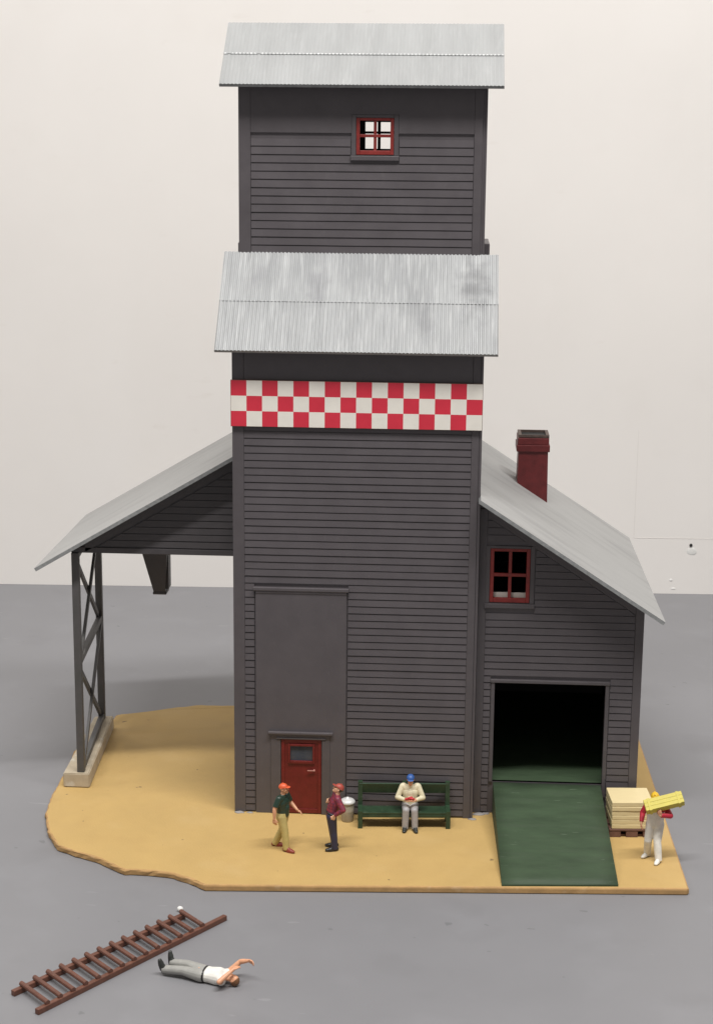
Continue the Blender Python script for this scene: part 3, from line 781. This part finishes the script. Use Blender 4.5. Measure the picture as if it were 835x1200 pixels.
def figure(root, J, skin, shirt=None, sleeve='long', pants=None, shoes=None, sole=None, cap_=None, brim=.09, hair=None, belly=0., bib=None, belt=None, hardhat=False, shirt_lbl=None):
    hp = {s: V(J['hip'][s]) for s in (-1, 1)}; sh = {s: V(J['sh'][s]) for s in (-1, 1)}
    hc, sc = (hp[1]+hp[-1])/2, (sh[1]+sh[-1])/2
    hl, sl = (hp[1]-hp[-1])/2, (sh[1]-sh[-1])/2
    up = (sc-hc).normalized(); fr = up.cross(hl).normalized()       # front direction
    if fr.dot(V(J['front'])) < 0: fr = -fr
    fr = fr
    def tp(t, s, k): return lerp(hc, sc, t)+lerp(hl, sl, t)*s*k
    def torso(bm, g, lo, hi=1.0, flat=True, shoulders=True):
        for s in (-1, 1):
            cap(bm, tp(lo, s, .55), tp(.38, s, .50), .118+g, .112+g, flat)
            cap(bm, tp(.38, s, .50), tp(min(hi, .74), s, .48), .112+g, .125+g, f1=hi < .75)
            if shoulders: cap(bm, tp(.80, s, .30), sh[s]-sl*s*.12, .105+g, .078+g)
        cap(bm, tp(lo, 0, 0), tp(min(hi, .72), 0, 0), .122+g, .128+g, flat, hi < .75)
        if belly: cap(bm, tp(.12, 0, 0)+fr*belly*.7, tp(.45, 0, 0)+fr*belly, .118+g, .12+g)
    def leg(bm, s, g, end=0., fl=False):
        k, a = V(J['kn'][s]), V(J['an'][s])
        cap(bm, hp[s], k, .118+g, .076+g); e = lerp(k, a, 1-end)
        cap(bm, k, lerp(k, e, .4), .076+g, .074+g); cap(bm, lerp(k, e, .4), e, .074+g, .052+g*1.9, f1=fl)
    # body: one continuous surface
    BULK[0] = J.get('bulk', 1.12)
    bm = NB()
    torso(bm, 0, -.06, flat=False)
    nk, hd = V(J['neck']), V(J['head']); HR = J['hrot'].to_matrix()
    cap(bm, lerp(sc, nk, .2), lerp(nk, hd, .45), .068, .056)
    def H(x, y, z): return hd+HR @ V((x, y, z))
    ell(bm, H(0, .012, .035), (.098, .118, .105), HR); ell(bm, H(0, -.022, -.045), (.075, .085, .095), HR)
    cap(bm, H(0, -.07, -.112), H(0, -.085, -.108), .030); 
    cap(bm, H(0, -.105, .018), H(0, -.132, -.030), .011, .018, n=8)
    for s in (-1, 1):
        ell(bm, H(.098*s, .01, -.012), (.014, .026, .034), HR, 2)
        cap(bm, H(.018*s, -.103, .028), H(.06*s, -.092, .026), .012, n=8)
        ell(bm, H(.05*s, -.078, -.035), (.028, .026, .028), HR, 2)
    cap(bm, H(-.026, -.102, -.072), H(.026, -.102, -.072), .0105, n=8); cap(bm, H(-.02, -.1, -.086), H(.02, -.1, -.086), .010, n=8)
    for s in (-1, 1):
        el, wr = V(J['el'][s]), V(J['wr'][s])
        cap(bm, sh[s], el, .066, .050); cap(bm, el, lerp(el, wr, .3), .050, .051); cap(bm, lerp(el, wr, .3), wr, .051, .032)
        hd_, hn = J['hand'][s]
        BULK[0] = 1.0; hand(bm, wr, hd_, hn, J['thumb'][s], J.get('curl', {}).get(s, .6), 1.12)
        BULK[0] = J.get('bulk', 1.12); leg(bm, s, -.012)
        an = V(J['an'][s]); cap(bm, an-V((0, 0, .03)), an+V(J['toe'][s])*.35-V((0, 0, .045)), .032, .028)
    body = remeshed('body', bm, skin, root, .0085, 2)
    for s in (-1, 1):
        bm = NB(); ell(bm, H(.04*s, -.0985, .008), (.016, .010, .011), HR, 2); obj('eye', bm, EYE, root, True, local=True)
    if shirt:
        bm = NB(); torso(bm, .017, (.13 if belt else -.02) if not bib else .2)
        cap(bm, lerp(sc, nk, .0), lerp(sc, nk, .72), .088, .074, f1=True)
        for s in (-1, 1):
            el, wr = V(J['el'][s]), V(J['wr'][s])
            if sleeve == 'long':
                cap(bm, sh[s], el, .085, .069); cap(bm, el, lerp(el, wr, .93), .070, .050, f1=True)
            elif sleeve == 'short':
                cap(bm, sh[s], lerp(sh[s], el, .78), .088, .082, f1=True)
        remeshed('shirt', bm, shirt, root, .010, 3, shirt_lbl)
    if pants:
        bm = NB()
        for s in (-1, 1):
            cap(bm, tp(.20, s, .52), hp[s], .131, .133, f0=True)
            leg(bm, s, .016, -.09, True)
        cap(bm, tp(.20, 0, 0), hc, .136, .13, f0=True)
        if belly: cap(bm, tp(.1, 0, 0)+fr*belly*.6, hc, .12, .1)
        if bib:
            torso(bm, .030, .0, .74, False, False)
            for s in (-1, 1):
                q = [tp(.70, s, .42)+fr*.135, tp(.95, s, .50)+fr*.075, tp(1.05, s, .5), tp(.95, s, .5)-fr*.09, tp(.7, s, .3)-fr*.14]
                for a, b_ in zip(q, q[1:]): cap(bm, a, b_, .03, n=8)
        remeshed('overalls' if bib else 'trousers', bm, pants, root, .010, 3)
    if belt:
        bm = NB()
        n = 28; rr = []
        for dz_, g in ((-.022, .0), (-.022, .012), (.022, .012), (.022, 0)):
            ring = []
            for i in range(n):
                a = 2*math.pi*i/n; x, y = math.cos(a)*(.205+g+.02), math.sin(a)*(.142+g+.022)
                ring.append(bm.verts.new(tp(.155, 0, 0)+hl.normalized()*x*1.02+fr*y+up*dz_))
            rr.append(ring)
        for k in range(4):
            A_, B_ = rr[k], rr[(k+1) % 4]
            for i in range(n): bm.faces.new((A_[i], A_[(i+1) % n], B_[(i+1) % n], B_[i]))
        obj('belt', bm, belt, root, True, local=True)
    if shoes:
        for s in (-1, 1):
            an, toe = V(J['an'][s]), V(J['toe'][s]); up_ = V(J.get('shoeup', {}).get(s, (0, 0, 1)))
            bm = NB(); h = J.get('anh', .09)
            heel = an-toe*.28-up_*(h-.052); ball = an+toe*.72-up_*(h-.046)
            lat = toe.cross(up_).normalized()
            cap(bm, heel, ball, .055, .060, n=16, sq=(up_, .9)); cap(bm, an+up_*.02, an+toe*.35-up_*.02, .060, .055)
            cap(bm, ball, an+toe*1.08-up_*(h-.040), .058, .046, sq=(up_, .8))
            so = remeshed('shoe', bm, shoes, root, .010, 3)
            bm = NB()
            pr_ = []
            for i in range(20):
                a = 2*math.pi*i/20; ca, sa = math.cos(a), math.sin(a)
                pr_.append(an+toe*(.35+ca*(.92 if ca > 0 else .66))+lat*sa*.068*(1.05 if ca > 0 else .95)-up_*(h-.001))
            A_ = [bm.verts.new(q) for q in pr_]; B_ = [bm.verts.new(q+up_*.034) for q in pr_]
            bm.faces.new(A_); bm.faces.new(B_)
            for i in range(20): bm.faces.new((A_[i], A_[(i+1) % 20], B_[(i+1) % 20], B_[i]))
            o = obj('sole', bm, sole or shoes, None, local=True); o.parent = so
    def halfcap(name, m, rad, zc, tilt, brim_=0, off=(0, .012, .04)):
        bm = NB()
        vs = ell(bm, (0, 0, 0), rad, None, 4)
        rt = Matrix.Rotation(tilt, 3, 'X')
        nrm = rt @ V((0, 0, 1))
        bmesh.ops.bisect_plane(bm, geom=bm.verts[:]+bm.edges[:]+bm.faces[:], plane_co=nrm*zc, plane_no=nrm, clear_inner=True)
        bmesh.ops.holes_fill(bm, edges=[e for e in bm.edges if e.is_boundary])
        if brim_:
            f = V((0, -rad[1]*.86, zc+.012))
            ell(bm, f+V((0, -brim_*.35, -.006)), (.088, brim_, .012), Matrix.Rotation(R(10), 3, 'X'))
            cap(bm, (0, 0, rad[2]), (0, 0, rad[2]+.004), .014, n=8)
        elif hardhat:
            ell(bm, (0, -.012, zc+.006), (rad[0]*1.08, rad[1]*1.10, .012)); cap(bm, (0, -rad[1]*.7, rad[2]*.72), (0, rad[1]*.7, rad[2]*.72), .02)
        bmesh.ops.transform(bm, matrix=Matrix.Translation(hd+HR @ V(off)) @ HR.to_4x4(), verts=bm.verts)
        return obj(name, bm, m, root, True, local=True)
    if hair: halfcap('hair', hair, (.108, .124, .118), -.02 if cap_ else .0, R(-52 if not cap_ else -60), off=(0, .020, .028))
    if cap_: halfcap('cap' if not hardhat else 'hat', cap_, (.117, .137, .122), .0, 0, 0 if hardhat else brim)
    BULK[0] = 1.0
    return body

X0 = {-1: 0, 1: 0}
G_ = 'painted figures around the model'
E0 = lambda *a: Euler(tuple(R(x) for x in a))
# man in orange cap, walking to the right
r1 = thing('person', 'man in orange cap, dark green shirt and khaki trousers walking by the red door', 'person', (1.66, -2.58, 0), R(72), G_)
figure(r1, dict(front=(0, -1, 0), hip={-1: (-.10, 0, 1.0), 1: (.10, .0, 1.0)}, sh={-1: (-.215, .02, 1.565), 1: (.215, -.02, 1.565)}, neck=(0, -.01, 1.68), head=(0, -.035, 1.81), hrot=E0(-8, 0, 4),
    kn={-1: (-.11, -.12, .55), 1: (.11, .06, .54)}, an={-1: (-.12, -.16, .09), 1: (.12, .28, .09)}, toe={-1: (-.05, -.22, 0), 1: (.05, -.20, 0)},
    el={-1: (-.34, .10, 1.29), 1: (.32, -.10, 1.30)}, wr={-1: (-.36, .10, 1.01), 1: (.22, -.36, 1.13)},
    hand={-1: ((0, -.12, -1), (1, 0, 0)), 1: ((-.25, -1, -.25), (-.6, 0, -.6))}, thumb={-1: (0, -1, 0), 1: (-.3, -.2, 1)}, curl={-1: .55, 1: .5}),
    SKIN, P_GREEN, 'short', P_KHAKI, P_REDSHOE, P_REDSHOE, P_ORANGE, .07, None, .055)
# man in plaid shirt leaning back, looking up
r2 = thing('person', 'man in red plaid shirt and navy trousers leaning back to look up', 'person', (3.08, -2.48, 0), R(-80), G_)
figure(r2, dict(front=(0, -1, 0), hip={-1: (-.10, -.06, 1.02), 1: (.10, -.06, 1.02)}, sh={-1: (-.21, .10, 1.56), 1: (.21, .10, 1.56)}, neck=(0, .13, 1.675), head=(0, .135, 1.80), hrot=E0(-34, 0, 0),
    kn={-1: (-.12, -.02, .55), 1: (.11, .0, .55)}, an={-1: (-.15, .06, .09), 1: (.13, .03, .09)}, toe={-1: (-.04, -.21, 0), 1: (.03, -.21, 0)},
    el={-1: (-.36, .16, 1.30), 1: (.36, .24, 1.30)}, wr={-1: (-.14, -.13, 1.36), 1: (.25, .0, 1.10)},
    hand={-1: ((.5, -.35, .5), (.3, .9, -.2)), 1: ((-.1, -.35, -1), (-1, 0, .1))}, thumb={-1: (0, 0, 1), 1: (0, -1, -.1)}, curl={-1: .7, 1: .4}),
    SKINP, PLAID, 'long', P_NAVY, P_BLACK, P_BLACK, P_REDCAP, .08, HAIRD, .03, belt=P_BLACK)
# seated man
r3 = thing('person', 'seated man in blue cap and cream jacket on the green bench', 'person', (5.20, -.62, 0), R(2), G_)
figure(r3, dict(front=(0, -1, 0), hip={-1: (-.10, .03, .60), 1: (.10, .03, .60)}, sh={-1: (-.225, .02, 1.20), 1: (.225, .02, 1.20)}, neck=(0, -.02, 1.30), head=(0, -.065, 1.44), hrot=E0(10, 0, 0),
    kn={-1: (-.125, -.36, .60), 1: (.125, -.36, .60)}, an={-1: (-.14, -.37, .09), 1: (.14, -.38, .09)}, toe={-1: (-.03, -.20, 0), 1: (.04, -.20, 0)},
    el={-1: (-.37, -.07, .89), 1: (.37, -.07, .89)}, wr={-1: (-.145, -.30, .90), 1: (.145, -.30, .90)},
    hand={-1: ((1, -.25, -.05), (0, -.2, 1)), 1: ((-1, -.25, -.05), (0, -.2, 1))}, thumb={-1: (.2, -1, .5), 1: (-.2, -1, .5)}, curl={-1: .35, 1: .35}),
    SKIN, P_CREAMJ, 'long', P_LGREY, P_DKSHOE, P_DKSHOE, P_BLUE, .05, HAIR, .03)
bm = NB()
Mx = Matrix.Translation((5.20, -.955, .955))
cap(bm, (-.11, -.02, .0), (.02, .0, .012), .042, .05, sq=((0, 0, 1), .75)); cap(bm, (.0, .01, .0), (.11, -.015, .01), .05, .036, sq=((0, 0, 1), .75)); cap(bm, (-.04, -.03, .03), (.05, .03, .035), .032, .028)
bmesh.ops.transform(bm, matrix=Mx, verts=bm.verts)
o = remeshed('red_bundle', bm, P_REDB, None, .009, 2); tag(o, "small red bundle in the hands of the man sitting on the bench", 'bundle')
# man with crate
r4 = thing('person', 'man in white overalls and red shirt carrying a yellow crate', 'person', (12.08, -2.40, 0), R(-16), G_)
figure(r4, dict(bulk=1.2, front=(0, -1, 0), hip={-1: (-.10, 0, 1.02), 1: (.10, 0, 1.02)}, sh={-1: (-.22, .0, 1.58), 1: (.22, .0, 1.60)}, neck=(0, -.01, 1.69), head=(-.03, -.03, 1.80), hrot=E0(4, -6, 10),
    kn={-1: (-.15, -.15, .56), 1: (.11, -.16, .56)}, an={-1: (-.19, .06, .09), 1: (.18, -.26, .09)}, toe={-1: (-.08, -.19, 0), 1: (-.03, -.21, 0)},
    el={-1: (-.36, .02, 1.30), 1: (.44, -.24, 1.42)}, wr={-1: (-.36, -.16, 1.07), 1: (.20, -.45, 1.47)},
    hand={-1: ((.05, -.45, -.9), (1, 0, 0)), 1: ((-.25, -.15, 1), (.1, 1, .2))}, thumb={-1: (0, -1, .4), 1: (-1, 0, .3)}, curl={-1: .55, 1: .25}),
    SKIN, P_REDSH, 'long', P_WHITE, P_WHITE, P_BLACK, P_YHAT, .07, None, 0, bib=True, hardhat=True)
# crate on his shoulder
cr = thing('crate', 'yellow slatted crate held up on the shoulder of the man in white overalls', 'crate', (12.25, -2.72, 1.785))
cr.rotation_euler = (R(38), R(-15), R(4))
bm = NB()
cl, cdp, chh = .535, .18, .112
box(bm, -cl, cl, -cdp+.012, cdp-.012, -chh+.012, chh-.012)
for sgn in (1, -1):
    for i in range(3):
        y = -cdp+.005+i*(2*cdp-.01)/3
        box(bm, -cl, cl, y+.002, y+(2*cdp-.01)/3-.002, sgn*(chh-.012) if sgn > 0 else -chh, chh if sgn > 0 else -chh+.012, bev=.004)
    for i in range(2):
        z = -chh+.016+i*(2*chh-.03)/2
        box(bm, -cl, cl, (cdp-.012) if sgn > 0 else -cdp, cdp if sgn > 0 else -cdp+.012, z+.004, z+(2*chh-.03)/2-.004, bev=.004)
obj('slats', bm, YELLOW, cr, local=True)
for x in (-cl+.13, cl-.13):
    bm = NB()
    box(bm, x-.035, x+.035, -cdp-.014, cdp+.008, chh+.001, chh+.009, bev=.004); box(bm, x-.035, x+.035, -cdp-.014, cdp+.014, -chh-.016, -chh-.001, bev=.004)
    box(bm, x-.035, x+.035, -cdp-.014, -cdp-.001, -chh, chh, bev=.004); box(bm, x-.035, x+.035, cdp+.001, cdp+.014, -chh, chh, bev=.004)
    obj('batten', bm, YELLOW, cr, local=True)
# man lying on the table
hdv = V((1.97, -.52, 0)).normalized()
r5 = thing('person', 'man in white vest lying on his back beside the ladder', 'person', (-.56, -9.66, TZ+.155), 0, G_)
ML = Matrix(((hdv.y, 0, hdv.x), (-hdv.x, 0, hdv.y), (0, -1, 0)))
r5.rotation_euler = ML.to_euler(); r5.scale = (1.04, 1.04, 1.04)
figure(r5, dict(bulk=1.17, front=(0, -1, 0), hip={-1: (-.10, 0, 1.0), 1: (.10, 0, 1.0)}, sh={-1: (-.22, .0, 1.55), 1: (.22, .0, 1.55)}, neck=(.02, -.0, 1.66), head=(.05, -.0, 1.80), hrot=E0(8, 4, -6),
    kn={-1: (-.17, -.06, .56), 1: (.09, -.04, .55)}, an={-1: (-.24, .0, .15), 1: (.10, .0, .09)}, toe={-1: (-.05, -.21, -.03), 1: (.05, -.21, -.03)}, shoeup={-1: (0, 0, 1), 1: (0, 0, 1)},
    el={-1: (-.37, -.25, 1.80), 1: (.43, -.10, 1.60)}, wr={-1: (-.28, -.36, 2.05), 1: (.10, -.30, 1.83)},
    hand={-1: ((.35, .1, 1), (.8, .3, -.2)), 1: ((-1, -.1, .45), (0, 1, 0))}, thumb={-1: (0, -1, .2), 1: (0, -.2, -1)}, curl={-1: .5, 1: .4}),
    SKIN, P_WHITE, 'none', P_GREYT, P_DKSHOE, P_BLACK, None, 0, HAIR, 0, belt=P_BLACK)

# ------------------------------------------------------------------ light: row of ceiling tubes, added fill at left, room light
def area_lamp(loc, aim, sx, sy, energy, col=(1, .97, .93)):
    l = bpy.data.lights.new('tubes_and_fill', 'AREA'); l.shape = 'RECTANGLE'; l.size = sx; l.size_y = sy
    l.energy = energy; l.color = col
    o = link(bpy.data.objects.new('tubes_and_fill', l)); o.location = loc
    o.rotation_euler = (V(aim)-V(loc)).to_track_quat('-Z', 'Y').to_euler()
area_lamp((13, -35, 98), (3, 3, 5), 90, 6, 1.38e5, (1, .985, .96))
area_lamp((-120, -10, 160), (0, 5, 5), 60, 60, .65e5)  # added fill lamp far left, brightens that side of the table
wd = bpy.data.worlds.new('World'); S.world = wd; wd.use_nodes = True
bg = wd.node_tree.nodes['Background']; bg.inputs['Color'].default_value = (1, .965, .94, 1); bg.inputs['Strength'].default_value = .27

# ------------------------------------------------------------------ camera
cd_ = bpy.data.cameras.new('camera'); co = link(bpy.data.objects.new('camera', cd_)); S.camera = co
co.location = (6.10851, -47.13173, 19.76574); co.rotation_euler = (1.35123, -.00904, .05692)
cd_.sensor_fit = 'VERTICAL'; cd_.sensor_height = 24; cd_.lens = 1984.8567/1200*24
cd_.clip_start = .5; cd_.clip_end = 600
S.view_settings.view_transform = 'Standard'; S.view_settings.look = 'None'; S.view_settings.exposure = 0; S.view_settings.gamma = 1
